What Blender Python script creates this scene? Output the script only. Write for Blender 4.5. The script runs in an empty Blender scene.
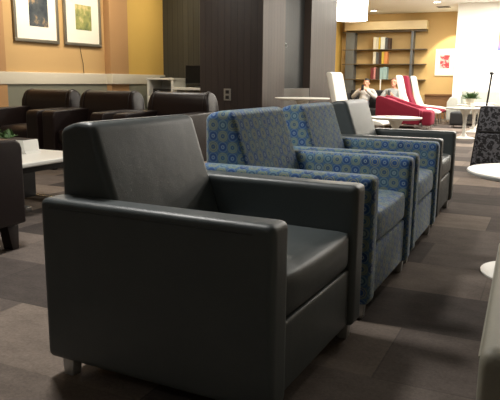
import bpy, bmesh, math, random
from mathutils import Vector, Matrix, Euler
random.seed(7)
S = bpy.context.scene
COL = S.collection
PI = math.pi
R = math.radians

# ------------------------------------------------------------------ materials
def srgb(r, g, b):
    def f(c):
        c /= 255.0
        return c / 12.92 if c <= .04045 else ((c + .055) / 1.055) ** 2.4
    return (f(r), f(g), f(b), 1)

class NT:
    """small node helper"""
    def __init__(s, name):
        s.m = bpy.data.materials.new(name); s.m.use_nodes = True
        s.t = s.m.node_tree; s.b = s.t.nodes['Principled BSDF']
    def n(s, typ, **kw):
        x = s.t.nodes.new(typ)
        for k, v in kw.items(): setattr(x, k, v)
        return x
    def l(s, a, b): s.t.links.new(a, b)
    def math(s, op, a, b=None, c=None):
        x = s.n('ShaderNodeMath', operation=op)
        for i, v in enumerate((a, b, c)):
            if v is None: continue
            if isinstance(v, (int, float)): x.inputs[i].default_value = v
            else: s.l(v, x.inputs[i])
        return x.outputs[0]
    def mix(s, fac, a, b, blend='MIX'):
        x = s.n('ShaderNodeMix', data_type='RGBA', blend_type=blend)
        for i, v in ((0, fac), (6, a), (7, b)):
            if isinstance(v, (int, float)): x.inputs[i].default_value = v
            elif isinstance(v, tuple): x.inputs[i].default_value = v
            else: s.l(v, x.inputs[i])
        return x.outputs[2]
    def ramp(s, fac, stops, interp='LINEAR'):
        x = s.n('ShaderNodeValToRGB'); cr = x.color_ramp; cr.interpolation = interp
        while len(cr.elements) < len(stops): cr.elements.new(.5)
        for e, (p, c) in zip(cr.elements, stops): e.position = p; e.color = c
        s.l(fac, x.inputs[0]); return x.outputs[0]
    def coord(s, kind='Object'):
        return s.n('ShaderNodeTexCoord').outputs[kind]
    def noise(s, vec, scale, detail=3, rough=.5):
        x = s.n('ShaderNodeTexNoise'); x.inputs['Scale'].default_value = scale
        x.inputs['Detail'].default_value = detail; x.inputs['Roughness'].default_value = rough
        s.l(vec, x.inputs['Vector']); return x.outputs[0]
    def bump(s, h, strength=.2, dist=.01):
        x = s.n('ShaderNodeBump'); x.inputs['Strength'].default_value = strength
        x.inputs['Distance'].default_value = dist; s.l(h, x.inputs['Height'])
        s.l(x.outputs[0], s.b.inputs['Normal'])
    def base(s, v):
        if isinstance(v, tuple): s.b.inputs['Base Color'].default_value = v
        else: s.l(v, s.b.inputs['Base Color'])
    def set(s, rough=.5, metal=0., spec=.5):
        s.b.inputs['Roughness'].default_value = rough; s.b.inputs['Metallic'].default_value = metal
        s.b.inputs['Specular IOR Level'].default_value = spec

def plain(name, c, rough=.5, metal=0., var=.12, scale=6., spec=.5, bump=0., bscale=150.):
    k = NT(name); v = k.coord()
    n = k.noise(v, scale)
    lo = tuple(x * (1 - var) for x in c[:3]) + (1,); hi = tuple(min(1, x * (1 + var)) for x in c[:3]) + (1,)
    k.base(k.mix(n, lo, hi)); k.set(rough, metal, spec)
    if bump: k.bump(k.noise(v, bscale, 2), bump, .004)
    return k.m

def emit(name, c, strength):
    k = NT(name); k.base(c); k.b.inputs['Emission Color'].default_value = c
    k.b.inputs['Emission Strength'].default_value = strength; return k.m

def leather(name, c, rough, spec=.5, coat=0.):
    k = NT(name); v = k.coord()
    big = k.noise(v, 5, 3); lo = tuple(x * .86 for x in c[:3]) + (1,); hi = tuple(x * 1.14 for x in c[:3]) + (1,)
    k.base(k.mix(big, lo, hi))
    vo = k.n('ShaderNodeTexVoronoi'); vo.inputs['Scale'].default_value = 320; k.l(v, vo.inputs['Vector'])
    h = k.math('ADD', k.math('MULTIPLY', vo.outputs['Distance'], .25), k.math('MULTIPLY', k.noise(v, 9, 2), 1.2))
    k.set(rough, 0, spec); k.bump(h, .22, .01)
    k.b.inputs['Coat Weight'].default_value = coat; k.b.inputs['Coat Roughness'].default_value = .26
    return k.m

def circles_fabric():
    k = NT('circle_patterned_fabric')
    uv = k.n('ShaderNodeUVMap').outputs[0]
    sc = k.n('ShaderNodeVectorMath', operation='SCALE'); sc.inputs['Scale'].default_value = 1 / .052
    k.l(uv, sc.inputs[0])
    sx = k.n('ShaderNodeSeparateXYZ'); k.l(sc.outputs[0], sx.inputs[0])
    fx, fy = k.math('FRACT', sx.outputs[0]), k.math('FRACT', sx.outputs[1])
    ix, iy = k.math('FLOOR', sx.outputs[0]), k.math('FLOOR', sx.outputs[1])
    dx, dy = k.math('SUBTRACT', fx, .5), k.math('SUBTRACT', fy, .5)
    d = k.math('SQRT', k.math('ADD', k.math('MULTIPLY', dx, dx), k.math('MULTIPLY', dy, dy)))
    chk = k.math('MODULO', k.math('ADD', k.math('ADD', ix, iy), 1000), 2)
    cb = k.n('ShaderNodeCombineXYZ'); k.l(ix, cb.inputs[0]); k.l(iy, cb.inputs[1])
    wn = k.n('ShaderNodeTexWhiteNoise', noise_dimensions='2D'); k.l(cb.outputs[0], wn.inputs['Vector'])
    rnd = wn.outputs['Value']
    bl = srgb(58, 96, 152); gr = srgb(116, 136, 138); ol = srgb(140, 146, 116); te = srgb(96, 130, 142); na = srgb(46, 74, 118)
    fillA = k.ramp(rnd, [(0, bl), (.38, te), (.6, gr), (.72, bl), (.9, na)], 'CONSTANT')
    fillB = k.ramp(rnd, [(0, srgb(104, 126, 134)), (.4, te), (.72, srgb(92, 114, 126)), (.86, bl)], 'CONSTANT')
    inner = k.math('LESS_THAN', d, .47)
    col = k.mix(inner, k.mix(chk, srgb(64, 98, 142), srgb(92, 118, 132)), k.mix(chk, fillA, fillB))
    for r0, w, c in ((.45, .035, k.mix(chk, srgb(104, 130, 146), srgb(136, 144, 122))), (.29, .035, k.mix(chk, na, ol)), (.13, .035, k.mix(chk, srgb(140, 160, 168), na))):
        ln = k.math('LESS_THAN', k.math('ABSOLUTE', k.math('SUBTRACT', d, r0)), w)
        col = k.mix(ln, col, c)
    k.base(col); k.set(.8, 0, .25)
    k.b.inputs['Sheen Weight'].default_value = .25
    k.bump(k.noise(k.coord(), 500, 2), .15, .002)
    return k.m

def carpet():
    k = NT('carpet_tiles'); v = k.coord()
    sx = k.n('ShaderNodeSeparateXYZ'); k.l(v, sx.inputs[0])
    # tiles run along the walls, every row offset by half a tile
    TY, TX = .5, 1.0
    ry = k.math('DIVIDE', sx.outputs[1], TY); iy = k.math('FLOOR', ry)
    off = k.math('MULTIPLY', iy, .37)
    rx = k.math('ADD', k.math('DIVIDE', sx.outputs[0], TX), off); ix = k.math('FLOOR', rx)
    cb = k.n('ShaderNodeCombineXYZ'); k.l(ix, cb.inputs[0]); k.l(iy, cb.inputs[1])
    wn = k.n('ShaderNodeTexWhiteNoise', noise_dimensions='2D'); k.l(cb.outputs[0], wn.inputs['Vector'])
    col = k.ramp(wn.outputs['Value'], [(0, srgb(70, 64, 61)), (.3, srgb(90, 82, 77)), (.55, srgb(110, 100, 93)), (.8, srgb(138, 125, 113)), (1, srgb(82, 75, 72))])
    # woven streaks along the tile
    mp = k.n('ShaderNodeMapping'); mp.inputs['Scale'].default_value = (6, 11, 1); k.l(v, mp.inputs[0])
    st = k.noise(mp.outputs[0], 1, 4, .6)
    fl = k.noise(v, 70, 4, .75)
    f = k.math('ADD', k.math('MULTIPLY', st, .6), k.math('MULTIPLY', fl, .75))
    col = k.mix(1., col, k.ramp(f, [(.3, (.5, .5, .5, 1)), (.95, (1.35, 1.35, 1.35, 1))]), 'MULTIPLY')
    fy = k.math('FRACT', ry); fx = k.math('FRACT', rx)
    e = k.math('MAXIMUM', k.math('LESS_THAN', fy, .012), k.math('LESS_THAN', fx, .006))
    col = k.mix(k.math('MULTIPLY', e, .22), col, (.02, .02, .02, 1))
    k.base(col); k.set(.92, 0, .15); k.bump(fl, .4, .004)
    return k.m

def slats(name, c, axis, pitch=.11):
    """vertical boards with darker grooves and faint wood streaks"""
    k = NT(name); v = k.coord(); sx = k.n('ShaderNodeSeparateXYZ'); k.l(v, sx.inputs[0])
    u = k.math('DIVIDE', sx.outputs[axis], pitch); fr = k.math('FRACT', u); iu = k.math('FLOOR', u)
    wn = k.n('ShaderNodeTexWhiteNoise', noise_dimensions='1D'); k.l(iu, wn.inputs['W'])
    mp = k.n('ShaderNodeMapping'); mp.inputs['Scale'].default_value = (25, 25, .8); k.l(v, mp.inputs[0])
    st = k.noise(mp.outputs[0], 1.5, 4)
    tone = k.math('ADD', k.math('MULTIPLY', wn.outputs['Value'], .35), k.math('MULTIPLY', st, .55))
    lo = tuple(x * .7 for x in c[:3]) + (1,); hi = tuple(x * 1.45 for x in c[:3]) + (1,)
    col = k.mix(tone, lo, hi)
    g = k.math('LESS_THAN', fr, .09)
    col = k.mix(k.math('MULTIPLY', g, .6), col, tuple(x * .2 for x in c[:3]) + (1,))
    k.base(col); k.set(.5, 0, .35); k.bump(k.math('SUBTRACT', 1, g), .4, .006)
    return k.m

def art(name, stops, scale, detail=5):
    k = NT(name); v = k.coord(); n = k.noise(v, scale, detail, .6)
    k.base(k.ramp(n, stops)); k.set(.6); return k.m

def damask():
    k = NT('black_white_floral_fabric'); v = k.coord('UV')
    mp = k.n('ShaderNodeMapping'); mp.inputs['Scale'].default_value = (1, 1, 1); k.l(v, mp.inputs[0])
    n = k.noise(mp.outputs[0], 11, 4, .6); n2 = k.noise(mp.outputs[0], 6, 2)
    a = k.math('ADD', k.math('SINE', k.math('MULTIPLY', n, 30)), k.math('MULTIPLY', n2, .9))
    k.base(k.ramp(a, [(.30, srgb(38, 38, 42)), (.95, srgb(112, 114, 122))])); k.set(.75); return k.m

def wood(name, c):
    k = NT(name); v = k.coord(); mp = k.n('ShaderNodeMapping'); mp.inputs['Scale'].default_value = (1.5, 1.5, 14); k.l(v, mp.inputs[0])
    n = k.noise(mp.outputs[0], 2.5, 5); k.base(k.mix(n, tuple(x * .65 for x in c[:3]) + (1,), tuple(x * 1.25 for x in c[:3]) + (1,)))
    k.set(.5); return k.m

M = dict(
    grey_leather=leather('dark_grey_leather', srgb(76, 83, 84), .42, .42, .1),
    brown_leather=leather('dark_brown_leather', srgb(31, 21, 19), .38, .3, .1),
    fabric=circles_fabric(), carpet=carpet(),
    olive=plain('olive_grey_vinyl', srgb(148, 145, 130), .55, var=.06, bump=.1),
    welt=plain('grey_welt', srgb(52, 57, 58), .6), blue_welt=plain('blue_welt', srgb(104, 126, 138), .7),
    brown_welt=plain('brown_welt', srgb(34, 25, 23), .35),
    steel=plain('brushed_steel', srgb(190, 192, 192), .35, .5, .06),
    chrome=plain('chrome', srgb(210, 210, 208), .18, 1., .03),
    dark_wood=wood('dark_stained_wood', srgb(44, 34, 30)),
    white=plain('white_laminate', srgb(222, 220, 211), .35, var=.03),
    white_leather=plain('white_leather', srgb(226, 222, 212), .45, var=.04, bump=.08),
    red=plain('crimson_wool', srgb(124, 14, 44), .85, var=.1, scale=20, bump=.15),
    tan=plain('tan_wall_paint', srgb(190, 155, 104), .75, var=.04, scale=3, bump=.05),
    yellow=plain('yellow_wall_paint', srgb(200, 164, 84), .75, var=.04, scale=3, bump=.05),
    peach=plain('peach_paint', srgb(172, 132, 88), .75, var=.04, scale=3),
    cream=plain('cream_paint', srgb(206, 198, 180), .5, var=.03),
    wain=plain('grey_green_panel', srgb(124, 124, 110), .35, var=.06, scale=2),
    slat_grey=slats('grey_board_panelling', srgb(66, 65, 58), 0),
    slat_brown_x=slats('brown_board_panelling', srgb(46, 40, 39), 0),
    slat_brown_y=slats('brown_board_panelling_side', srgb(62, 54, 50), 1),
    slat_dark=slats('charcoal_board_panelling', srgb(37, 39, 39), 1, .09),
    sill=plain('grey_sill_paint', srgb(78, 74, 68), .5),
    ceiling=plain('white_ceiling_paint', srgb(232, 232, 226), .8, var=.02),
    white_wall=plain('white_wall_paint', srgb(240, 238, 230), .6, var=.015, scale=2),
    plain_wall=plain('beige_wall_paint', srgb(150, 140, 122), .8, var=.04),
    brown_wood=wood('brown_wainscot_wood', srgb(128, 92, 56)),
    backwall=plain('ochre_wall_paint', srgb(188, 158, 106), .75, var=.04, scale=2),
    shelf=plain('bronze_shelf', srgb(92, 80, 62), .45), post=plain('grey_shelf_post', srgb(92, 96, 98), .4),
    black=plain('black_plastic', srgb(26, 26, 27), .35), screen=plain('black_screen', srgb(12, 13, 15), .4, spec=.2),
    frame_silver=plain('pewter_frame', srgb(140, 134, 120), .35, .6), frame_white=plain('white_frame', srgb(236, 232, 224), .5),
    mat=plain('picture_mat', srgb(232, 226, 212), .7, var=.02),
    art_dark=art('abstract_print_dark', [(.3, srgb(28, 40, 52)), (.48, srgb(70, 74, 76)), (.58, srgb(196, 160, 110)), (.75, srgb(214, 190, 150))], 3.2),
    art_green=art('abstract_print_green', [(.3, srgb(84, 100, 60)), (.5, srgb(150, 150, 88)), (.62, srgb(206, 186, 130)), (.75, srgb(206, 120, 70))], 6),
    art_red=art('abstract_print_red', [(.42, srgb(206, 40, 52)), (.5, srgb(224, 60, 72)), (.6, srgb(240, 170, 170))], 14, 2),
    art_blue=art('abstract_print_blue', [(.35, srgb(70, 96, 160)), (.5, srgb(150, 110, 130)), (.65, srgb(226, 120, 80))], 4, 2),
    leaf=plain('green_leaf', srgb(70, 100, 52), .6, var=.35, scale=30), soil=plain('potting_soil', srgb(50, 38, 28), .9),
    sofa=plain('light_grey_upholstery', srgb(162, 163, 154), .8, var=.05), charcoal=plain('charcoal_upholstery', srgb(36, 36, 37), .8),
    damask=damask(), paper=plain('white_paper', srgb(238, 236, 230), .7, var=.02),
    skin=plain('skin', srgb(206, 152, 124), .55, var=.05), hair=plain('black_hair', srgb(30, 24, 22), .6), hair_brown=plain('brown_hair', srgb(96, 62, 40), .6),
    jacket=plain('grey_jacket_cloth', srgb(176, 172, 166), .85, var=.12, scale=12), shirt=plain('white_shirt_cloth', srgb(232, 228, 222), .85),
    trousers=plain('dark_trouser_cloth', srgb(70, 70, 76), .85), hoodie=plain('grey_knit_cloth', srgb(136, 138, 134), .9, var=.2, scale=14),
    eye=plain('eye_dark', srgb(30, 22, 20), .3), lips=plain('lips', srgb(160, 84, 76), .5), shoe=plain('shoe_black', srgb(28, 28, 30), .5),
    lamp=emit('lamp_shade_glow', (1, .93, .80, 1), 9), down=emit('downlight_glow', (1, .93, .82, 1), 14), cove=plain('pale_wood_valance', srgb(214, 196, 156), .6, var=.05),
    vent=plain('grey_vent', srgb(120, 118, 112), .5), socket=plain('grey_socket_plate', srgb(120, 118, 112), .3),
)

# ------------------------------------------------------------------ mesh helpers
class MB:
    def __init__(s): s.bm = bmesh.new()
    def _post(s, verts, mat=None):
        if mat is not None: bmesh.ops.transform(s.bm, matrix=mat, verts=verts)
    def box(s, x0, x1, y0, y1, z0, z1, bev=0., seg=3, mat=None, puff=0.):
        t = bmesh.new(); bmesh.ops.create_cube(t, size=1)
        for v in t.verts:
            v.co = Vector(((x0 + x1) / 2 + v.co.x * (x1 - x0), (y0 + y1) / 2 + v.co.y * (y1 - y0), (z0 + z1) / 2 + v.co.z * (z1 - z0)))
        if bev: bmesh.ops.bevel(t, geom=t.edges[:], offset=bev, segments=seg, profile=.6, affect='EDGES')
        s._take(t, mat); return s
    def puffbox(s, x0, x1, y0, y1, z0, z1, bev=.03, up=.02, fwd=0.):
        """cushion: top crowned by up, +x face bulged by fwd"""
        t = bmesh.new(); N = 10; c = Vector(((x0 + x1) / 2, (y0 + y1) / 2, (z0 + z1) / 2))
        bmesh.ops.create_cube(t, size=1)
        bmesh.ops.subdivide_edges(t, edges=t.edges[:], cuts=N, use_grid_fill=True)
        hx, hy, hz = (x1 - x0) / 2, (y1 - y0) / 2, (z1 - z0) / 2
        for v in t.verts:
            a, b, d = v.co.x * 2, v.co.y * 2, v.co.z * 2
            p = Vector((a * hx, b * hy, d * hz))
            q = Vector((max(-hx + bev, min(hx - bev, p.x)), max(-hy + bev, min(hy - bev, p.y)), max(-hz + bev, min(hz - bev, p.z))))
            dlt = p - q
            n_out = sum(1 for e in dlt if abs(e) > 1e-6)
            if n_out: 
                q += dlt.normalized() * bev
            p = q
            if d > .3: p.z += up * (1 - a * a) * (1 - b * b) * d
            if a > .3: p.x += fwd * (1 - b * b) * (1 - d * d) * a
            v.co = p + c
        s._take(t, None); return s
    def _take(s, t, mat):
        if mat is not None: bmesh.ops.transform(t, matrix=mat, verts=t.verts[:])
        me = bpy.data.meshes.new('tmp'); t.to_mesh(me); t.free(); s.bm.from_mesh(me); bpy.data.meshes.remove(me)
    def prism(s, pts, a0, a1, axis='Y', bev=0., seg=3, mat=None):
        """pts: outline; axis Y: (x,z) swept in y; axis X: (y,z) swept in x; axis Z: (x,y) swept in z"""
        t = bmesh.new()
        def mk(p, a): return {'Y': (p[0], a, p[1]), 'X': (a, p[0], p[1]), 'Z': (p[0], p[1], a)}[axis]
        A = [t.verts.new(mk(p, a0)) for p in pts]; B = [t.verts.new(mk(p, a1)) for p in pts]
        n = len(pts); t.faces.new(A); t.faces.new(B[::-1])
        for i in range(n): t.faces.new((A[i], B[i], B[(i + 1) % n], A[(i + 1) % n]))
        bmesh.ops.recalc_face_normals(t, faces=t.faces[:])
        if bev: bmesh.ops.bevel(t, geom=t.edges[:], offset=bev, segments=seg, profile=.6, affect='EDGES', clamp_overlap=True)
        s._take(t, mat); return s
    def lathe(s, prof, n=32, mat=None, cap=True):
        t = bmesh.new(); rings = []
        for r, z in prof:
            if r < 1e-5: rings.append([t.verts.new((0, 0, z))])
            else: rings.append([t.verts.new((r * math.cos(2 * PI * k / n), r * math.sin(2 * PI * k / n), z)) for k in range(n)])
        for A, B in zip(rings, rings[1:]):
            for k in range(n):
                k2 = (k + 1) % n
                if len(A) == 1 and len(B) == 1: continue
                if len(A) == 1: t.faces.new((A[0], B[k], B[k2]))
                elif len(B) == 1: t.faces.new((A[k], A[k2], B[0]))
                else: t.faces.new((A[k], A[k2], B[k2], B[k]))
        if cap:
            if len(rings[0]) > 1: t.faces.new(rings[0][::-1])
            if len(rings[-1]) > 1: t.faces.new(rings[-1])
        bmesh.ops.recalc_face_normals(t, faces=t.faces[:])
        s._take(t, mat); return s
    def tube(s, pts, r, n=8, close=False):
        t = bmesh.new(); P = [Vector(p) for p in pts]; rings = []
        m = len(P)
        for i, p in enumerate(P):
            if close: d = (P[(i + 1) % m] - P[i - 1])
            else: d = P[min(i + 1, m - 1)] - P[max(i - 1, 0)]
            d.normalize(); up = Vector((0, 0, 1)) if abs(d.z) < .9 else Vector((1, 0, 0))
            a = d.cross(up).normalized(); b = d.cross(a)
            rr = r[i] if isinstance(r, (list, tuple)) else r
            rings.append([t.verts.new(p + a * rr * math.cos(2 * PI * k / n) + b * rr * math.sin(2 * PI * k / n)) for k in range(n)])
        for i in range(m if close else m - 1):
            A, B = rings[i], rings[(i + 1) % m]
            for k in range(n): t.faces.new((A[k], A[(k + 1) % n], B[(k + 1) % n], B[k]))
        if not close: t.faces.new(rings[0][::-1]); t.faces.new(rings[-1])
        bmesh.ops.recalc_face_normals(t, faces=t.faces[:])
        s._take(t, None); return s
    def ellipsoid(s, c, r, mat=None):
        t = bmesh.new(); bmesh.ops.create_uvsphere(t, u_segments=20, v_segments=12, radius=1)
        for v in t.verts: v.co = Vector((c[0] + v.co.x * r[0], c[1] + v.co.y * r[1], c[2] + v.co.z * r[2]))
        s._take(t, mat); return s
    def build(s, name, m, parent=None, sharp=40):
        bm = s.bm
        uvl = bm.loops.layers.uv.new('UVMap')
        for f in bm.faces:
            f.smooth = True; n = f.normal; ax = max(range(3), key=lambda i: abs(n[i]))
            for lp in f.loops:
                c = lp.vert.co
                lp[uvl].uv = ((c.y, c.z), (c.x, c.z), (c.y, c.x))[ax]
        me = bpy.data.meshes.new(name); bm.to_mesh(me); bm.free()
        me.set_sharp_from_angle(angle=R(sharp))
        me.materials.append(m)
        o = bpy.data.objects.new(name, me); COL.objects.link(o)
        if parent is not None: o.parent = parent
        return o

def thing(name, label, cat, loc=(0, 0, 0), rz=0., group=None):
    o = bpy.data.objects.new(name, None); COL.objects.link(o)
    o.location = loc; o.rotation_euler = (0, 0, rz); o.empty_display_size = .1
    o['label'] = label; o['category'] = cat
    if group: o['group'] = group
    return o
def tag(o, label, cat, group=None):
    o['label'] = label; o['category'] = cat
    if group: o['group'] = group
    return o
def struct(o):
    o['kind'] = 'structure'; return o
def dup(root, label, loc, rz=None):
    def cp(o, par):
        c = o.copy(); COL.objects.link(c)
        if par is not None: c.parent = par
        for ch in o.children: cp(ch, c)
        return c
    r = cp(root, None); r.location = loc; r['label'] = label
    if rz is not None: r.rotation_euler = (0, 0, rz)
    return r

# ------------------------------------------------------------------ camera
H = 1.0144
A0 = R(25.5); PITCH = R(10.9); ROLL = .0095
cd = bpy.data.cameras.new('camera'); cam = bpy.data.objects.new('camera', cd); COL.objects.link(cam)
cd.sensor_fit = 'HORIZONTAL'; cd.sensor_width = 36; cd.lens = 620.6 / 500 * 36
cd.clip_start = .05; cd.clip_end = 200
cam.matrix_world = Matrix.Translation((0, 0, H)) @ Matrix.Rotation(A0, 4, 'Z') @ Matrix.Rotation(PI / 2 - PITCH, 4, 'X') @ Matrix.Rotation(ROLL, 4, 'Z')
S.camera = cam

# ------------------------------------------------------------------ the room
CEIL = 2.93
XL, XS, XR, YF, YB = -6.6, -5.78, 6.0, -3.0, 18.4
struct(MB().box(XL - .2, XR + .2, YF - .2, YB + .2, -.1, 0).build('floor', M['carpet']))
struct(MB().box(XL - .2, XR + .2, YF - .2, YB + .2, CEIL, CEIL + .12).build('ceiling', M['ceiling']))
struct(MB().box(XL - .2, XL, YF, 10.2, 0, CEIL).build('wall_left', M['tan']))
struct(MB().box(XL, XL + .03, YF, 10.0, 0, .94).build('trim_1', M['wain']))                # panel below the rail
struct(MB().box(XL, XL + .05, YF, 10.0, .935, 1.10, .006).build('trim_2', M['cream']))       # broad pale rail
struct(MB().box(XL, XL + .12, 8.3, 8.78, 0, CEIL, .004).build('trim_3', M['peach']))        # pilaster
struct(MB().box(XL, XL + .16, 8.28, 8.80, .935, 1.10, .006).build('trim_4', M['cream']))
struct(MB().box(XL, XL + .012, 8.78, 10.0, 1.10, CEIL).build('trim_10', M['yellow']))
struct(MB().box(XL, XL + .04, 5.4, 6.2, 0, CEIL, .004).build('trim_5', M['peach']))
struct(MB().box(XL - .2, -4.1, 10.0, 10.2, 0, CEIL).build('wall_panelled', M['slat_grey']))
struct(MB().box(-4.93, -3.883, 8.5, 9.34, 0, CEIL, .004).build('wall_middle', M['slat_brown_x']))
# lighter side skin of the panelled block, then the recessed panel, then the panelled wall beyond
struct(MB().box(-3.883, -3.868, 8.5, 9.34, 0, CEIL).build('trim_6', M['slat_brown_y']))
struct(MB().box(-4.12, -4.0, 9.34, 10.52, .88, CEIL).build('wall_recess', M['slat_dark']))
struct(MB().box(-4.12, -3.873, 9.34, 10.52, 0, .89, .004).build('trim_7', M['sill']))
struct(MB().box(-5.78, -3.868, 10.52, 11.92, 0, CEIL).build('wall_beyond', M['slat_brown_y']))
struct(MB().box(XS - .2, XS, 11.92, YB, 0, CEIL).build('wall_side', M['yellow']))
struct(MB().box(XS - .2, XR, YB, YB + .2, 0, CEIL).build('wall_back', M['backwall']))
struct(MB().box(-3.26, -2.2, YB - .04, YB, 0, .64).build('trim_8', M['brown_wood']))
struct(MB().box(-3.26, -2.2, YB - .09, YB, .64, .69, .005).build('trim_9', M['brown_wood']))
struct(MB().box(-2.27, XR, 16.6, YB, 0, CEIL).build('wall_right_white', M['white_wall']))
struct(MB().box(XR, XR + .2, YF, 16.6, 0, CEIL).build('wall_right', M['plain_wall']))
struct(MB().box(XL - .2, XR + .2, YF - .2, YF, 0, CEIL).build('wall_front', M['plain_wall']))

# ------------------------------------------------------------------ low boxy lounge chairs in the row
D, W, T, HA, HB, HT = .838, .8536, .107, .6206, .0718, .866
def lounge_chair(label, mat, welt, group, rad=.03):
    r = thing('lounge_armchair', label, 'armchair', group=group)
    for k, y0 in enumerate((0, W - T)):
        top, fr = HA + .008, D + .004
        a = MB().box(-.014, fr, y0 - .004, y0 + T + .001, HB - .004, top, rad, 6).build('arm', mat, r)
        yo = y0 - .0035 if y0 == 0 else y0 + T + .0005
        MB().tube([(.03, yo, HA - .021), (D - rad - .03, yo, HA - .021)], .003, 6).build('piping', welt, a)
    MB().prism([(-.022, .27), (-.022, HT - .016), (.052, HT + .008), (.12, HT + .006), (.268, .427), (.273, .27)], T + .002, W - T - .002, 'Y', .045, 6).build('backrest', mat, r)
    b = r.children[-1]
    MB().tube([(.098, T + .045, HT + .004), (.098, W - T - .045, HT + .004)], .004, 6).build('piping', welt, b)
    MB().puffbox(.2, D - .012, T + .002, W - T - .002, .307, .460, .032, .016, .012).build('seat_cushion', mat, r)
    MB().box(.02, D - .016, T + .001, W - T - .001, HB + .004, .304, .014).build('seat_base', mat, r)
    for x in (.05, D - .05):
        for y in (.05, W - .05):
            MB().prism([(-.026, HB + .004), (.026, HB + .004), (.02, 0), (-.02, 0)], -.022, .022, 'Y', .004, 2, Matrix.Translation((x, y, 0))).build('leg', M['steel'], r)
    return r
G = 'row of low boxy armchairs'
g1 = lounge_chair('dark grey leather armchair nearest the camera, at the front of the row', M['grey_leather'], M['welt'], G)
g1.location = (-1.481, 1.517, 0); g1.rotation_euler = (0, 0, R(-1.42))
b1 = lounge_chair('blue circle-patterned armchair right behind the nearest dark grey leather armchair', M['fabric'], M['blue_welt'], G, .038)
b1.location = (-1.464, 2.49, 0); b1.rotation_euler = (0, 0, R(-.3))
dup(b1, 'blue circle-patterned armchair farther back, beside the farthest grey armchair of the row', (-1.4687, 3.422, 0), R(.59))
dup(g1, 'dark grey leather armchair at the far end of the row, behind both blue ones', (-1.493, 4.42, 0), R(.8))

# olive grey armchair cut off at the right edge, facing away
og = lounge_chair('olive grey armchair cut off by the lower right corner of the photo', M['olive'], M['olive'], None)
og.location = (.792, .955, 0); og.rotation_euler = (0, 0, PI / 2 + R(1.8))

# ------------------------------------------------------------------ brown leather club chairs
def club_chair(label, group=None):
    r = thing('club_chair', label, 'armchair', group=group)
    w, d = .85, .82
    m = M['brown_leather']
    for y0 in (0, w - .17):
        a = MB().prism([(.10, .16), (d, .16), (d, .61), (d - .012, .645), (d - .045, .664), (.5, .672), (.10, .68)], y0, y0 + .17, 'Y', .028, 4).build('arm', m, r)
        for y in (y0 + .008, y0 + .162):
            MB().tube([(.3, y, .664), (.5, y, .66), (d - .05, y, .652), (d - .014, y, .62), (d - .006, y, .2)], .006, 6).build('piping', M['brown_welt'], a)
    MB().prism([(.02, .2), (0, .5), (.0, .78), (.02, .84), (.06, .875), (.12, .885), (.18, .87), (.215, .83), (.235, .76), (.26, .45), (.27, .2)], .012, w - .012, 'Y', .05, 5).build('backrest', m, r)
    b = r.children[-1]
    for v in b.data.vertices:
        if v.co.z > .62: v.co.y = w / 2 + (v.co.y - w / 2) * (1 - .13 * ((v.co.z - .62) / .27) ** 1.3)
    for y in (.10, w - .10):
        MB().tube([(.30 - .04, y, .52), (.243, y, .74), (.222, y, .83), (.185, y, .872), (.12, y, .888), (.06, y, .878)], .005, 6).build('piping', M['brown_welt'], b)
    MB().puffbox(.25, d - .03, .172, w - .172, .30, .46, .045, .03, .02).build('seat_cushion', m, r)
    MB().box(.03, d - .05, .165, w - .165, .16, .305, .015).build('seat_base', m, r)
    for x in (.07, d - .07):
        for y in (.08, w - .08):
            sx = .014 if x > .4 else -.014
            MB().prism([(-.045, .165), (.045, .165), (.025 + sx, 0), (-.025 + sx, 0)], -.038, .038, 'Y', .005, 2, Matrix.Translation((x, y, 0))).build('leg', M['dark_wood'], r)
    return r
G = 'brown club chairs along the far side of the white coffee table'
c1 = club_chair('leftmost of the three dark brown leather club chairs lined up below the framed pictures', G)
c1.location = (-6.02, 6.1, 0); c1.rotation_euler = (0, 0, -PI / 2)
dup(c1, 'middle one of the three dark brown leather club chairs along the wall', (-5.1, 6.1, 0))
dup(c1, 'rightmost of the three dark brown leather club chairs, in front of the slatted wall', (-4.12, 6.1, 0))
c4 = dup(c1, 'dark brown club chair cut off by the left edge, one tapered leg showing', (-2.79, 1.90, 0), PI / 2)
if 'group' in c4: del c4['group']

# ------------------------------------------------------------------ coffee table on the left with its planter
r = thing('coffee_table', 'low rectangular white coffee table with flat metal feet between the brown club chairs', 'table', (-3.88, 3.5, 0))
MB().box(-.62, .60, -.42, .45, .395, .43, .012, 4).build('tabletop', M['white'], r)
MB().box(-.56, .54, -.37, .40, .345, .396, .01).build('apron', M['black'], r)
for y in (-.02, .42):
    MB().box(-.36, .34, y - .03, y + .03, 0, .045, .006).build('foot', M['chrome'], r)
MB().box(-.04, .04, -.06, .37, .044, .35, .008).build('pedestal', M['black'], r)

p = thing('planter', 'white flared planter with green succulents on the low white coffee table', 'plant', (-3.93, 3.70, .43))
MB().prism([(-.26, 0), (.26, 0), (.245, .012), (.235, .02), (.225, .105), (-.225, .105), (-.235, .02), (-.245, .012)], -.08, .08, 'Y', .004, 2).build('pot', M['white'], p)
MB().box(-.215, .215, -.07, .07, .085, .109).build('soil', M['soil'], p)
def leaf(mb, base, az, el, L, w):
    d = Vector((math.cos(az) * math.cos(el), math.sin(az) * math.cos(el), math.sin(el))); side = Vector((-math.sin(az), math.cos(az), 0))
    n = d.cross(side); B = Vector(base); t = bmesh.new(); vs = []
    prof = ((0, .25), (.3, 1), (.65, .8), (1, .05))
    for f, ww in prof:
        c = B + d * L * f + n * (-.22 * L * f * f)
        vs.append([t.verts.new(c + side * w * ww), t.verts.new(c + n * .004), t.verts.new(c - side * w * ww), t.verts.new(c - n * .003)])
    for A, C in zip(vs, vs[1:]):
        for k in range(4): t.faces.new((A[k], A[(k + 1) % 4], C[(k + 1) % 4], C[k]))
    bmesh.ops.recalc_face_normals(t, faces=t.faces[:]); mb._take(t, None)
mb = MB()
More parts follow.
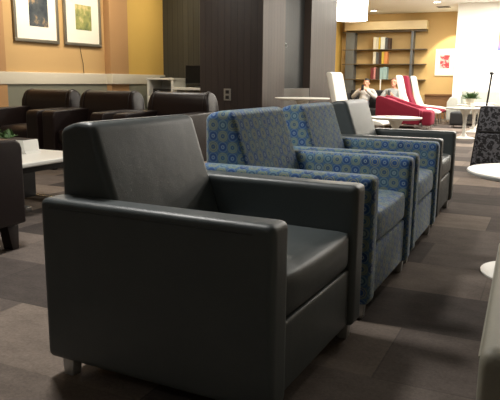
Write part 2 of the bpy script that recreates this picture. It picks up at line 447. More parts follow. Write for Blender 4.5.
for k in range(46):
    x = random.uniform(-.22, .02); leaf(mb, (x, random.uniform(-.055, .055), .105), random.uniform(0, 2 * PI), random.uniform(.3, 1.4), random.uniform(.05, .10), .014)
mb.build('foliage', M['leaf'], p)

# ------------------------------------------------------------------ pictures on the left wall
def picture(label, y0, y1, z0, z1, ym, zm0, zm1, mart, grp=None):
    r = thing('framed_picture', label, 'picture', (XL, (y0 + y1) / 2, z0), 0, grp)
    w, h = (y1 - y0) / 2, z1 - z0; e = .045
    f = MB()
    f.box(0, .035, -w, w, 0, e, .006).box(0, .035, -w, w, h - e, h, .006).box(0, .035, -w, -w + e, e, h - e, .006).box(0, .035, w - e, w, e, h - e, .006)
    f.build('frame', M['frame_silver'], r)
    MB().box(.004, .018, -w + e - .004, w - e + .004, e - .004, h - e + .004).build('mat', M['mat'], r)
    a = (y0 + y1) / 2
    MB().box(.018, .021, ym[0] - a, ym[1] - a, zm0 - z0, zm1 - z0).build('print', mart, r)
    return r
picture('framed picture with a dark blue and tan print in a wide white mat, left one', 6.39, 7.245, 1.51, 2.62, (6.68, 7.04), 1.73, 2.38, M['art_dark'])
picture('framed picture with a small green print in a wide white mat, right one', 7.36, 8.2, 1.51, 2.5, (7.62, 7.98), 1.75, 2.12, M['art_green'])
mb = MB(); mb.tube([(XL + .012, 7.70, 1.50), (XL + .012, 7.73, 1.36), (XL + .012, 7.76, 1.25), (XL + .012, 7.77, 1.10)], .004, 6)
tag(mb.build('cable', M['black']), 'thin cable hanging down the wall below the green print', 'cable')

# ------------------------------------------------------------------ white printer stand, desk and monitor in the corner
r = thing('printer_stand', 'white open-fronted cabinet stand in the corner beside the monitor', 'cabinet', (-6.14, 9.2, 0))
MB().box(-.27, .27, 0, .42, 0, .72, .006).build('body', M['white'], r)
MB().box(-.27, -.225, 0, .42, .72, 1.01, .004).build('side_panel', M['white'], r)
MB().box(.225, .27, 0, .42, .72, 1.01, .004).build('side_panel', M['white'], r)
MB().box(-.225, .225, .39, .42, .72, 1.01).build('back_panel', M['white'], r)
MB().box(-.285, .285, -.012, .43, 1.01, 1.045, .006).build('top', M['white'], r)
r = thing('printer', 'black printer inside the white open-fronted stand', 'printer', (-6.14, 9.38, .72))
MB().box(-.19, .19, -.12, .14, .005, .14, .012).box(-.17, .17, -.155, -.12, .015, .03, .004).build('body', M['black'], r)
MB().box(-.14, .14, -.125, -.119, .05, .09).build('paper_slot', M['paper'], r)
mb = MB(); mb.box(-.09, .09, -.05, .05, 0, .018, .005); t_ = mb.build('card_reader', M['black']); t_.location = (-6.12, 9.36, 1.045)
tag(t_, 'small dark flat device on top of the white open-fronted stand', 'device')
r = thing('desk', 'white desk under the black monitor beside the slatted wall', 'desk', (-5.41, 9.5, 0))
MB().box(-.45, .40, -.32, .33, .845, .885, .006).build('desktop', M['white'], r)
for x in (-.43, .36): MB().box(x, x + .03, -.29, .30, 0, .845, .003).build('leg', M['white'], r)
r = thing('monitor', 'black computer monitor on the white desk partly behind the slatted wall', 'monitor', (-5.57, 9.56, .885))
MB().lathe([(0, 0), (.11, 0), (.11, .01), (.03, .02), (0, .02)], 24).build('base', M['black'], r)
MB().box(-.03, .03, .02, .045, .01, .2, .005).build('neck', M['black'], r)
MB().box(-.27, .27, -.01, .025, .06, .385, .01).build('housing', M['black'], r)
MB().box(-.255, .255, -.013, -.0095, .08, .37).build('screen', M['screen'], r)
# socket on the panelled block, hook on the recessed panel
r = thing('wall_socket', 'grey double socket plate on the dark slatted wall behind the brown chair', 'socket', (-4.45, 8.5, .80))
MB().box(-.06, .06, -.012, 0, -.09, .09, .004).build('plate', M['socket'], r)
for z in (-.04, .04): MB().box(-.03, .03, -.016, -.012, z - .025, z + .025, .002).build('outlet', M['black'], r)
r = thing('wall_hook', 'small metal hook on the recessed charcoal panel', 'hook', (-4.0, 9.44, 1.58))
MB().lathe([(0, 0), (.03, 0), (.03, .008), (0, .012)], 20, Matrix.Rotation(PI / 2, 4, 'Y')).build('plate', M['steel'], r)
MB().tube([(.005, 0, 0), (.05, .0, .01), (.07, .03, .02), (.075, .09, .02), (.07, .11, -.03)], .011, 8).build('arm', M['steel'], r)
r = thing('wall_catch', 'tiny metal catch above the hook on the recessed charcoal panel', 'catch', (-4.0, 9.42, 1.80))
MB().lathe([(0, 0), (.022, 0), (.022, .012), (.012, .02), (0, .02)], 16, Matrix.Rotation(PI / 2, 4, 'Y')).build('plate', M['steel'], r)

# ------------------------------------------------------------------ pedestal tables
def pedestal_table(label, loc, rt, h, rb, group=None):
    r = thing('pedestal_table', label, 'table', loc, 0, group)
    MB().lathe([(0, h - .03), (rt * .9, h - .03), (rt * .985, h - .018), (rt, h - .006), (rt * .99, h), (0, h)], 56).build('tabletop', M['white'], r)
    MB().lathe([(.03, .03), (.032, .08), (.03, h * .5), (.045, h * .75), (.10, h - .035), (.12, h - .028), (0, h - .028)], 32).build('stem', M['white'], r)
    MB().lathe([(0, 0), (rb, 0), (rb, .008), (rb * .8, .018), (rb * .4, .03), (.06, .05), (.034, .09), (0, .09)], 48).build('base', M['white'], r)
    return r
pedestal_table('white round pedestal table cut off at the right edge, nearest the camera', (-.02, 3.55, 0), .36, .56, .25)
G = 'row of white pedestal tables by the white wall'
pedestal_table('nearest of the white pedestal tables lined up in front of the white wall', (-1.4, 12.1, 0), .36, .56, .2, G)
pedestal_table('white pedestal table under the potted plant, second in the line by the white wall', (-1.41, 13.75, 0), .36, .56, .2, G)
pedestal_table('farthest white pedestal table in the line, close to the light grey sofa', (-1.44, 15.1, 0), .34, .56, .2, G)
pedestal_table('white round table in front of the red lounge chair, behind the farthest grey armchair', (-1.82, 8.25, 0), .34, .56, .22)
pedestal_table('white round table behind the blue armchairs, near the panelled wall', (-3.33, 8.75, 0), .41, .77, .24)
o = MB().box(-.10, .10, -.07, .07, 0, .012, .002).build('paper_stack', M['paper']); o.location = (-1.86, 8.28, .56); o.rotation_euler = (0, 0, .4)
tag(o, 'small white paper stack on the round table before the red lounge chair', 'papers')
p = thing('potted_plant', 'bushy green plant in a pale pot on the second white pedestal table', 'plant', (-1.5, 13.7, .56))
MB().lathe([(0, 0), (.075, 0), (.10, .12), (.105, .13), (.09, .13), (.088, .115), (0, .115)], 28).build('pot', M['cream'], p)
mb = MB()
for k in range(90):
    a = random.uniform(0, 2 * PI); leaf(mb, (.05 * math.cos(a), .05 * math.sin(a), .115), a + random.uniform(-.5, .5), random.uniform(.25, 1.4), random.uniform(.08, .20), .022)
mb.build('foliage', M['leaf'], p)
o = MB().lathe([(0, 0), (.03, 0), (.04, .09), (.035, .09), (.027, .006), (0, .006)], 20).build('cup', M['paper']); o.location = (-1.28, 12.08, .56)
tag(o, 'white cup on the nearest white pedestal table', 'cup')

# ------------------------------------------------------------------ high-backed lounge seats
def high_back(label, mat, group, w=.46, taper=.42):
    r = thing('high_back_chair', label, 'lounge chair', group=group)
    # profile in local x (forward) / z
    MB().prism([(.02, .38), (-.02, .60), (-.16, 1.15), (-.14, 1.17), (-.08, 1.17), (-.05, 1.14), (.05, .70), (.16, .45), (.16, .38)], 0, w, 'Y', .018, 3).build('backrest', mat, r)
    for v in r.children[-1].data.vertices:
        if v.co.z > .5: v.co.y = w / 2 + (v.co.y - w / 2) * (1 - taper * (v.co.z - .5) / .67)
    MB().tube([(-.034, w * taper * .36 + .02, .97), (-.034, w - w * taper * .36 - .02, .97)], .006, 6).build('seam', mat, r.children[-1])
    MB().prism([(.08, .34), (.08, .46), (.3, .42), (.6, .40), (.84, .36), (.90, .32), (.88, .29), (.6, .30)], 0, w, 'Y', .018, 3).build('seat', mat, r)
    for x, dx in ((.14, -.06), (.74, .05)):
        for y in (.06, w - .06):
            MB().tube([(x, y, .33), (x + dx, y, 0)], .013, 8).build('leg', M['chrome'], r)
    return r
G = 'high-backed lounge chairs'
hb = high_back('white high-backed chair standing nearest, just behind the farthest grey armchair', M['white_leather'], G, .56, .1)
hb.location = (-3.37, 10.35, 0); hb.rotation_euler = (0, 0, R(-4))
hw = high_back('x', M['white_leather'], G)
hw.location = (-3.22, 15.0, 0)
hw['label'] = 'white high-backed chair beside the seated person with brown hair, left of the crimson back'
hr = high_back('crimson high-backed chair between two white high-backed chairs', M['red'], G)
hr.location = (-3.22, 15.75, 0)
dup(hw, 'white high-backed chair right of the crimson back, nearest the red framed print', (-3.18, 16.5, 0), 0.)

# crimson chaise in front
r = thing('chaise_lounge', 'large crimson wedge-sided lounge seat in front of the seated people', 'lounge chair', (-3.52, 13.85, 0))
for y in (0, .80):
    MB().prism([(0, .10), (0, .66), (.03, .70), (.12, .70), (.95, .44), (.97, .40), (.97, .10)], y, y + .12, 'Y', .02, 3).build('side_panel', M['red'], r)
MB().prism([(.02, .12), (.02, .62), (.10, .655), (.3, .60), (.36, .42), (.36, .12)], .121, .799, 'Y', .015, 3).build('backrest', M['red'], r)
MB().puffbox(.35, 1.0, .125, .795, .12, .42, .04, .02, .02).build('seat_cushion', M['red'], r)
for x in (.08, .88):
    for y in (.06, .86): MB().lathe([(0, .11), (.022, .11), (.016, 0), (0, 0)], 14, Matrix.Translation((x, y, 0))).build('leg', M['chrome'], r)
r = thing('ottoman', 'small crimson block ottoman at the foot of the crimson lounge seat', 'ottoman', (-2.47, 13.75, 0))
MB().puffbox(-.01, .19, .0, .46, .09, .41, .045, .02, .02).build('cushion', M['red'], r)
for x in (.04, .14):
    for y in (.07, .39): MB().lathe([(0, .10), (.02, .10), (.016, 0), (0, 0)], 14, Matrix.Translation((x, y, 0))).build('leg', M['chrome'], r)

# dark two-person settee that the people sit on
r = thing('settee', 'charcoal settee below the bookshelves on which two people sit', 'sofa', (-4.90, 15.45, 0))
MB().box(0, .13, 0, .85, .08, .72, .03).build('arm', M['charcoal'], r)
MB().box(1.49, 1.62, 0, .85, .08, .48, .03).build('arm', M['charcoal'], r)
MB().box(.131, 1.489, .62, .85, .08, .80, .04).build('backrest', M['charcoal'], r)
for x in (.135, .813): MB().puffbox(x, x + .672, .02, .63, .17, .345, .035, .015).build('seat_cushion', M['charcoal'], r)
MB().box(.12, 1.5, .03, .62, .08, .172, .01).build('seat_base', M['charcoal'], r)
for x in (.06, 1.56):
    for y in (.08, .77): MB().lathe([(0, .085), (.024, .085), (.018, 0), (0, 0)], 14, Matrix.Translation((x, y, 0))).build('leg', M['chrome'], r)

# light grey sofa against the white wall, two dark ottomans
r = thing('sofa', 'light grey rounded sofa against the white wall behind the pedestal tables', 'sofa', (-2.24, 15.55, 0))
MB().prism([(0, .12), (0, .55), (.06, .66), (.16, .70), (.24, .66), (.26, .55), (.26, .12)], 0, .9, 'Y', .03, 3).build('arm', M['sofa'], r)
MB().prism([(2.34, .12), (2.34, .55), (2.40, .66), (2.5, .70), (2.58, .66), (2.6, .55), (2.6, .12)], 0, .9, 'Y', .03, 3).build('arm', M['sofa'], r)
MB().box(.25, 2.35, .64, .9, .12, .84, .06, 4).build('backrest', M['sofa'], r)
for x in (.262, .957, 1.652): MB().puffbox(x, x + .69, .02, .66, .26, .46, .05, .03, .0).build('seat_cushion', M['sofa'], r)
MB().box(.25, 2.35, .04, .66, .12, .27, .01).build('seat_base', M['charcoal'], r)
for x in (.1, 2.5):
    for y in (.08, .82): MB().lathe([(0, .125), (.025, .125), (.02, 0), (0, 0)], 14, Matrix.Translation((x, y, 0))).build('leg', M['chrome'], r)
r = thing('ottoman', 'dark square ottoman in front of the light grey sofa, left of the pedestal tables', 'ottoman', (-1.86, 14.9, 0))
MB().puffbox(-.17, .17, -.2, .2, .06, .36, .035, .015).build('cushion', M['charcoal'], r)
for x in (-.12, .12):
    for y in (-.14, .14): MB().lathe([(0, .07), (.02, .07), (.016, 0), (0, 0)], 12, Matrix.Translation((x, y, 0))).build('leg', M['chrome'], r)

# ------------------------------------------------------------------ patterned suitcase
r = thing('suitcase', 'black and white floral wheeled suitcase with its thin black handle pulled up', 'suitcase', (-.79, 7.52, 0), R(-3))
body = Matrix.Rotation(R(0), 4, 'X')
MB().prism([(0.005, .03), (.50, .03), (.50, .755), (.075, .755)], 0, .28, 'Y', .03, 4).build('body', M['damask'], r)
b = r.children[-1]
for y in (.012, .268):
    pts = [(.022, y, .07), (.083, y, .71), (.11, y, .74), (.45, y, .74), (.485, y, .71), (.485, y, .07), (.45, y, .043), (.05, y, .043)]
    MB().tube(pts, .011, 6, True).build('piping', M['black'], b)
MB().box(.08, .45, -.022, .0, .12, .45, .016, 3).build('front_pocket', M['damask'], r)
MB().tube([(.075, -.006, .47), (.47, -.006, .47)], .010, 6).build('zip', M['black'], r)
for x in (.05, .45):
    MB().lathe([(0, -.018), (.03, -.018), (.036, -.01), (.036, .01), (.03, .018), (0, .018)], 20, Matrix.Translation((x, .24, .036)) @ Matrix.Rotation(PI / 2, 4, 'Y')).build('wheel', M['black'], r)
    MB().box(x - .024, x + .024, -.0, .03, 0, .06, .006).build('foot', M['black'], r)
MB().tube([(.115, .20, .74), (.145, .20, 1.12)], .0105, 8).build('handle', M['black'], r)
MB().box(.127, .163, .13, .27, 1.105, 1.135, .012).build('grip', M['black'], r.children[-1])

# ------------------------------------------------------------------ bookcase on the back wall
BX0, BX1, BY0, BY1 = -5.66, -3.24, 18.08, YB
r = thing('bookcase', 'open wall bookcase with thin dark shelves and a lit valance above the seated people', 'bookcase', (0, BY1, 0))
dpt = BY0 - BY1
for z in (1.085, 1.52, 1.93, 2.43): MB().box(BX0, BX1 - .03, dpt, 0, z - .022, z, .004).build('shelf', M['shelf'], r)
MB().box(BX0 + .09, BX0 + .35, dpt + .01, -.01, .0, 2.43, .004).build('post', M['post'], r)
MB().box(-3.69, -3.62, dpt + .02, -.01, .0, 2.43, .004).build('post', M['post'], r)
MB().box(BX0 + .06, BX1 - .02, dpt - .05, 0, 2.46, 2.69, .006).build('valance', M['cove'], r)
GB = {0: 'books on the top shelf of the bookcase', 1: 'books on the middle shelf of the bookcase', 2: 'books on the bottom shelf of the bookcase'}
rows = [
 (1.93, -4.76, [('cream', 'cream', .085, .34), ('ivory', 'ivory', .07, .33), ('yellow', 'mustard yellow', .06, .33), ('white', 'wide white', .13, .34), ('slate', 'slate grey', .075, .32), ('umber', 'dark umber', .08, .31)]),
 (1.52, -4.75, [('ivory', 'ivory', .09, .34), ('slate', 'slate grey', .08, .32), ('umber', 'dark umber', .08, .33), ('yellow', 'bright yellow', .075, .34), ('orange', 'orange', .10, .34)]),
 (1.085, -4.80, [('maroon', 'maroon', .09, .33), ('pink', 'dusty pink', .06, .34), ('umber', 'thick dark umber', .12, .31), ('teal', 'pale teal', .09, .33), ('teal', 'larger pale teal', .12, .35)]),
]
bc = dict(cream=(228, 222, 200), ivory=(214, 208, 188), yellow=(212, 184, 72), white=(222, 226, 218), slate=(92, 94, 94), umber=(70, 52, 42), orange=(214, 142, 84), maroon=(110, 44, 46), pink=(206, 142, 138), teal=(160, 190, 188))
bm_ = {k: plain(k + '_book_cloth', srgb(*v), .7, var=.05) for k, v in bc.items()}
nm = ('top', 'middle', 'bottom')
for ri, (z, x, bs) in enumerate(rows):
    for (ck, cl, tw, hh) in bs:
        r = thing('book', f'{cl} book standing on the {nm[ri]} bookcase shelf', 'book', (x, 18.13, z), 0, GB[ri])
        tk = tw - .008
        cv = MB().box(0, .006, 0, .21, 0, hh, .001, 1).box(tk - .006, tk, 0, .21, 0, hh, .001, 1).box(.004, tk - .004, 0, .008, 0, hh, .002, 1)
        cv.build('cover', bm_[ck], r)
        MB().box(.006, tk - .006, .008, .203, .006, hh - .006).build('page_block', M['paper'], r)
        x += tw
o = MB().lathe([(0, 0), (.09, 0), (.09, .012), (.022, .02), (.018, .04), (.018, 1.06), (.025, 1.08), (0, 1.08)], 20).build('stand', M['frame_white']); o.location = (-4.27, 17.2, 0)
tag(o, 'slim white upright stand between the two seated people', 'stand')

def wall_picture(label, x0, x1, z0, z1, yw, px, pz, mart, fr):
    r = thing('framed_picture', label, 'picture', ((x0 + x1) / 2, yw, z0))
    w, h = (x1 - x0) / 2, z1 - z0; e = .03; f = MB()
    f.box(-w, w, -.035, 0, 0, e, .005).box(-w, w, -.035, 0, h - e, h, .005).box(-w, -w + e, -.035, 0, e, h - e, .005).box(w - e, w, -.035, 0, e, h - e, .005)
    f.build('frame', fr, r)
    MB().box(-w + e - .004, w - e + .004, -.018, -.004, e - .004, h - e + .004).build('mat', M['mat'], r)
    MB().box(px[0], px[1], -.022, -.018, pz[0], pz[1]).build('print', mart, r)
    return r
wall_picture('white framed picture with a red print on the yellow wall beside the bookcase', -3.03, -2.52, 1.2, 1.93, YB, (-.13, .13), (.2, .56), M['art_red'], M['frame_white'])
wall_picture('picture with a blue and orange print on the white wall at the right edge', -1.33, -.75, 1.74, 2.26, 16.6, (-.235, .235), (.04, .56), M['art_blue'], M['frame_white'])

# ------------------------------------------------------------------ ceiling fittings and pendant
r = thing('pendant_lamp', 'glowing drum-shaped pendant lamp hanging in front of the bookcase', 'lamp', (-3.88, 12.95, 2.26))
MB().lathe([(.32, 0), (.32, .42), (.312, .42), (.312, 0), (.32, 0)], 40, cap=False).build('shade', M['lamp'], r)
MB().lathe([(0, .03), (.312, .03), (.312, .04), (0, .04)], 40).build('diffuser', M['lamp'], r)
MB().tube([(0, 0, .04), (0, 0, CEIL - 2.27)], .012, 8).build('rod', M['chrome'], r)
def downlight(label, x, y):
    r = thing('recessed_light', label, 'ceiling light', (x, y, CEIL), 0, 'recessed ceiling lights')
    MB().lathe([(.085, -.012), (.12, -.012), (.125, 0), (.085, 0), (.085, -.012)], 32, cap=False).build('trim_ring', M['white'], r)
    MB().lathe([(0, -.006), (.086, -.006), (.086, -.002), (0, -.002)], 32).build('diffuser', M['down'], r)
    return r
downlight('round recessed ceiling light above the red framed print', -2.70, 16.1)
downlight('round recessed ceiling light left of the vent, above the bookcase end', -3.26, 15.1)
downlight('round recessed ceiling light close to the bookcase, beside the pendant lamp', -4.6, 17.4)
r = thing('ceiling_vent', 'small grey ceiling vent above the red framed print', 'vent', (-2.71, 17.2, CEIL))
MB().box(-.16, .16, -.16, .16, -.012, 0, .003).build('frame', M['vent'], r)
for k in range(6): MB().box(-.13, .13, -.12 + k * .042, -.105 + k * .042, -.02, -.012, .002).build('slat', M['vent'], r)

# ------------------------------------------------------------------ people
def skin_mesh(name, verts, edges, roots, mat, parent=None, levels=2):
    me = bpy.data.meshes.new(name); me.from_pydata([v[0] for v in verts], edges, [])
    o = bpy.data.objects.new(name, me); COL.objects.link(o)
    md = o.modifiers.new('skin', 'SKIN'); md.use_smooth_shade = True; md.branch_smoothing = .6
    for i, v in enumerate(verts):
        rr = v[1]; sv = me.skin_vertices[0].data[i]
        sv.radius = (rr, rr) if isinstance(rr, (int, float)) else rr
        sv.use_root = i in roots
    sb = o.modifiers.new('sub', 'SUBSURF'); sb.levels = levels; sb.render_levels = levels
    dg = bpy.context.evaluated_depsgraph_get(); dg.update()
    nm_ = bpy.data.meshes.new_from_object(o.evaluated_get(dg))
    o.modifiers.clear(); o.data = nm_; nm_.name = name
    nm_.materials.clear(); nm_.materials.append(mat)
    for p in nm_.polygons: p.use_smooth = True
    if parent is not None: o.parent = parent
    return o

def remesh(o, voxel, extra=(), smooth=3):
    """fuse the pieces of a figure (and extra rounded forms) into one continuous surface"""
    mat = o.data.materials[0]
    mb = MB(); mb.bm.from_mesh(o.data)
    for c, r, mt in extra:
        t = bmesh.new(); bmesh.ops.create_uvsphere(t, u_segments=20, v_segments=14, radius=1)
        for v in t.verts: v.co = Vector(c) + mt @ Vector((v.co.x * r[0], v.co.y * r[1], v.co.z * r[2]))
        mb._take(t, None)
    me = bpy.data.meshes.new('tmp'); mb.bm.to_mesh(me); mb.bm.free(); o.data = me
    md = o.modifiers.new('remesh', 'REMESH'); md.mode = 'VOXEL'; md.voxel_size = voxel; md.use_smooth_shade = True
    sm = o.modifiers.new('smooth', 'SMOOTH'); sm.iterations = smooth; sm.factor = .5
    dg = bpy.context.evaluated_depsgraph_get(); dg.update()
    nm_ = bpy.data.meshes.new_from_object(o.evaluated_get(dg)); o.modifiers.clear(); o.data = nm_; nm_.name = o.name
    nm_.materials.clear(); nm_.materials.append(mat)
    for p in nm_.polygons: p.use_smooth = True

def person(label, x0, J, hairm, topm, legm, lean, long_hair=False):
    """J: joint name -> (x, y, z) ; local origin on the floor below the pelvis; the figure faces -y"""
    RAD = dict(pelvis=.125, belly=.118, chest=.13, neck=.05, head=.088, crown=.070, chin=.042, nose=.013,
               sl=.056, sr=.056, el=.043, er=.043, wl=.028, wr=.028, hl=.032, hr=.032,
               hipl=.085, hipr=.085, kl=.06, kr=.06, al=.04, ar=.04, tl=.036, tr=.036)
    E_ = [('pelvis', 'belly'), ('belly', 'chest'), ('chest', 'neck'), ('neck', 'head'), ('head', 'crown'), ('head', 'chin'), ('head', 'nose'),
          ('chest', 'sl'), ('sl', 'el'), ('el', 'wl'), ('wl', 'hl'), ('chest', 'sr'), ('sr', 'er'), ('er', 'wr'), ('wr', 'hr'),
          ('pelvis', 'hipl'), ('hipl', 'kl'), ('kl', 'al'), ('al', 'tl'), ('pelvis', 'hipr'), ('hipr', 'kr'), ('kr', 'ar'), ('ar', 'tr')]
    slim = dict(pelvis=.8, belly=.82, chest=.84, hipl=.78, hipr=.78, sl=.9, sr=.9, kl=.9, kr=.9)
    keys = list(RAD); V = [(J[k], RAD[k] * slim.get(k, 1)) for k in keys]; E = [(keys.index(a), keys.index(b)) for a, b in E_]; roots = {0}
    for s, h, w in ((1, 'hl', 'wl'), (-1, 'hr', 'wr')):
        hp, wp = Vector(J[h]), Vector(J[w]); d = (hp - wp).normalized()
        side = Vector((-s * .3, 0, 1)); side = (side - d * side.dot(d)).normalized(); curl = Vector((-s, -.2, 0)).normalized()
        for f, (o_, L) in enumerate(((.027, .066), (.009, .074), (-.009, .07), (-.026, .056))):
            b = hp + side * o_; i = len(V); roots.add(i)
            V += [(b - d * .01, .010), (b + d * L * .5, .009), (b + d * L * .75 + curl * L * .35, .0085), (b + d * L * .7 + curl * L * .65, .0075)]
            E += [(i, i + 1), (i + 1, i + 2), (i + 2, i + 3)]
        b = hp - d * .02 + side * .02; i = len(V); roots.add(i)
        V += [(b, .012), (b + side * .03 + d * .012 + curl * .01, .010), (b + side * .042 + d * .036 + curl * .024, .008)]
        E += [(i, i + 1), (i + 1, i + 2)]
    body = skin_mesh('person', V, E, roots, M['skin'])
    h = Vector(J['head']); up = (Vector(J['crown']) - h).normalized(); fwd = (Vector(J['nose']) - h); fwd = (fwd - up * fwd.dot(up)).normalized(); sd = up.cross(fwd)
    mt = Matrix((sd, -fwd, up)).transposed()
    ex = [(h + up * .03, (.076, .094, .095), mt), (h - up * .05 + fwd * .022, (.054, .062, .056), mt), (h + fwd * .092 - up * .008, (.013, .018, .022), mt),
          (h + fwd * .078 + up * .034, (.05, .02, .014), mt), (h + fwd * .05 - up * .092, (.024, .026, .018), mt)]
    for q in (-1, 1): ex.append((h + sd * .078 * q - fwd * .008 + up * .0, (.012, .022, .032), mt))
    remesh(body, .0065, ex)
    body.location = (x0[0], x0[1], 0)
    tag(body, label, 'person', 'seated people')
    def sub(names, edges, grow, nm, mat):
        P_ = dict(J); P_['neck'] = tuple(Vector(J['chest']).lerp(Vector(J['neck']), .72)); P_['waist'] = tuple(Vector(J['pelvis']).lerp(Vector(J['belly']), .5)); R_ = dict(RAD); R_['neck'] = .062; R_['waist'] = .122
        vs = [(P_[k], R_[k] * g) for k, g in names]; ks = [k for k, _ in names]
        o = skin_mesh(nm, vs, [(ks.index(a), ks.index(b)) for a, b in edges], {0}, mat, body); return o
    sub([('pelvis', 1.28), ('belly', 1.2), ('chest', 1.12), ('neck', 1.15), ('sl', 1.45), ('el', 1.35), ('wl', 1.35), ('sr', 1.45), ('er', 1.35), ('wr', 1.35)],
        [('pelvis', 'belly'), ('belly', 'chest'), ('chest', 'neck'), ('chest', 'sl'), ('sl', 'el'), ('el', 'wl'), ('chest', 'sr'), ('sr', 'er'), ('er', 'wr')], 1, 'jacket', topm)
    sub([('waist', 1.), ('pelvis', 1.07), ('hipl', 1.3), ('kl', 1.25), ('al', 1.3), ('hipr', 1.3), ('kr', 1.25), ('ar', 1.3)],
        [('waist', 'pelvis'), ('pelvis', 'hipl'), ('hipl', 'kl'), ('kl', 'al'), ('pelvis', 'hipr'), ('hipr', 'kr'), ('kr', 'ar')], 1, 'trousers', legm)
    for a, t in (('al', 'tl'), ('ar', 'tr')):
        A, T_ = Vector(J[a]), Vector(J[t])
        skin_mesh('shoe', [(A + Vector((0, .045, -.03)), .056), (A.lerp(T_, .5) + Vector((0, 0, -.015)), .060), (T_, .056), (T_ + (T_ - A).normalized() * .05, .05)], [(0, 1), (1, 2), (2, 3)], {0}, M['shoe'], body)
    # hair: a cap over the top, back and sides
    t = bmesh.new(); bmesh.ops.create_uvsphere(t, u_segments=24, v_segments=16, radius=1)
    kill = []
    for v in t.verts:
        f_, z_ = -v.co.y, v.co.z
        if z_ < (.34 if f_ > .3 else (-.3 if f_ > -.2 else (-.9 if long_hair else -.55))): kill.append(v)
    bmesh.ops.delete(t, geom=kill, context='VERTS')
    for v in t.verts: v.co = h + up * .036 - fwd * .006 + mt @ Vector((v.co.x * .087, v.co.y * .104, v.co.z * .102))
    ex = bmesh.ops.solidify(t, geom=t.faces[:], thickness=.008)
    mb = MB(); mb._take(t, None); mb.build('hair', hairm, body, 80)
    for s in (-1, 1):
        mb = MB(); c = h + fwd * .086 + sd * .031 * s + up * .012; mb.ellipsoid(c, (.012, .010, .007)); mb.build('eye', M['eye'], body)
    mb = MB(); mb.ellipsoid(h + fwd * .082 - up * .052, (.022, .010, .006)); mb.build('mouth', M['lips'], body)
    return body
def J0():
    return dict(pelvis=(0, 0, .475), belly=(0, .08, .60), chest=(0, .19, .745), neck=(0, .255, .87), head=(0, .22, .965), crown=(0, .225, 1.025), chin=(0, .165, .918), nose=(0, .118, .957),
        sl=(.175, .21, .79), sr=(-.175, .21, .79), el=(.31, .05, .60), er=(-.31, .05, .60), wl=(.075, -.06, .80), wr=(-.075, -.06, .80), hl=(.05, -.075, .845), hr=(-.05, -.075, .845),
        hipl=(.095, -.03, .455), hipr=(-.095, -.03, .455), kl=(.13, -.45, .49), kr=(-.13, -.45, .49), al=(.13, -.47, .085), ar=(-.13, -.47, .085), tl=(.14, -.63, .045), tr=(-.14, -.63, .045))
j = J0()
person('person with short black hair in a light grey jacket, both hands raised with a phone', (-4.29, 15.62), j, M['hair'], M['jacket'], M['trousers'], 0)
r = thing('phone', 'dark phone held up by the person with short black hair', 'phone', (-4.29, 15.62 - .125, .865))
MB().box(-.036, .036, -.004, .004, -.07, .07, .004, 2, Matrix.Rotation(R(-15), 4, 'X')).build('body', M['black'], r)
j = J0()
j.update(el=(.20, .04, .57), er=(-.26, .04, .57), wl=(.07, -.12, .68), wr=(-.06, -.12, .68), hl=(.045, -.15, .72), hr=(-.04, -.15, .72), head=(.02, .20, .985), crown=(.025, .215, 1.045), chin=(.01, .14, .94), nose=(.01, .098, .975))
person('person with brown hair in a grey knit top looking down at a phone', (-3.60, 15.62), j, M['hair_brown'], M['hoodie'], M['trousers'], 0, True)
r = thing('phone', 'dark phone held low by the person with brown hair', 'phone', (-3.60, 15.62 - .205, .745))
MB().box(-.036, .036, -.004, .004, -.07, .07, .004, 2, Matrix.Rotation(R(-20), 4, 'X')).build('body', M['black'], r)

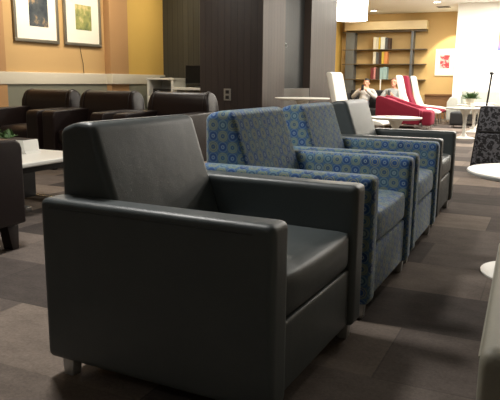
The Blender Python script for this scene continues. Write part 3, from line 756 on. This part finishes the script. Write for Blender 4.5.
# ------------------------------------------------------------------ light
def area(name, loc, size, power, col=(1, .9, .76), target=None, spread=180):
    l = bpy.data.lights.new(name, 'AREA'); l.shape = 'DISK'; l.size = size; l.energy = power; l.color = col; l.spread = R(spread)
    o = bpy.data.objects.new(name, l); COL.objects.link(o); o.location = loc
    if target is not None: o.rotation_euler = (Vector(target) - Vector(loc)).to_track_quat('-Z', 'Y').to_euler()
    return o
def spot(name, loc, target, power, angle, col=(1, .86, .62), blend=.5, rad=.05):
    l = bpy.data.lights.new(name, 'SPOT'); l.energy = power; l.color = col; l.spot_size = R(angle); l.spot_blend = blend; l.shadow_soft_size = rad
    o = bpy.data.objects.new(name, l); COL.objects.link(o); o.location = loc
    o.rotation_euler = (Vector(target) - Vector(loc)).to_track_quat('-Z', 'Y').to_euler(); return o
C_ = CEIL - .03
# ceiling lamps of the bright far lounge
for x, y, p in ((-3.4, 14.0, 90), (-1.7, 14.5, 130), (.6, 13.6, 130), (1.5, 15.2, 130), (-.2, 15.6, 150), (-3.4, 16.3, 50)):
    area('ceiling_lamp_or_fill', (x, y, C_), .5, p, (1, .95, .87))
# middle of the room
for x, y, p in ((-.6, 9.2, 75), (1.8, 8.0, 80), (-1.9, 10.8, 40), (.2, 6.6, 45)):
    area('ceiling_lamp_or_fill', (x, y, C_), .4, p, (1, .94, .85))
# the dim near corner
area('ceiling_lamp_or_fill', (-5.0, 7.0, C_), .6, 34, (1, .94, .85))
area('ceiling_lamp_or_fill', (-4.2, 4.4, C_), .4, 20)
area('ceiling_lamp_or_fill', (-2.9, 8.9, C_), .3, 34)  # added light, brightens the white round table behind the blue armchairs
area('ceiling_lamp_or_fill', (-2.3, 2.35, C_), .5, 75, (1, .97, .93))
area('ceiling_lamp_or_fill', (-.8, -1.6, C_), .5, 5, (.92, .96, 1))  # added weak cool fill from behind the camera, no real fitting
# wall washers
for x, y, p in ((-5.7, 6.7, 26), (-5.7, 8.0, 14), (-5.6, 9.4, 15)): area('wall_washer', (x, y, C_), .25, p, (1, .88, .68), (XL, y, 1.3), 130)
spot('ceiling_spot', (-4.6, 17.4, C_), (-4.55, 18.1, 2.3), 14, 120, rad=.04)
spot('wall_washer', (-5.3, 16.9, C_), (XS, 17.6, 1.4), 60, 90)
spot('wall_washer', (-2.45, 17.3, C_), (-2.5, YB, .95), 260, 66, (1, .9, .64), .25, rad=.03)
w = bpy.data.worlds.new('world'); S.world = w; w.use_nodes = True
w.node_tree.nodes['Background'].inputs[0].default_value = (.5, .48, .45, 1); w.node_tree.nodes['Background'].inputs[1].default_value = .2
S.view_settings.view_transform = 'Standard'; S.view_settings.look = 'None'; S.view_settings.gamma = 1; S.view_settings.exposure = 0
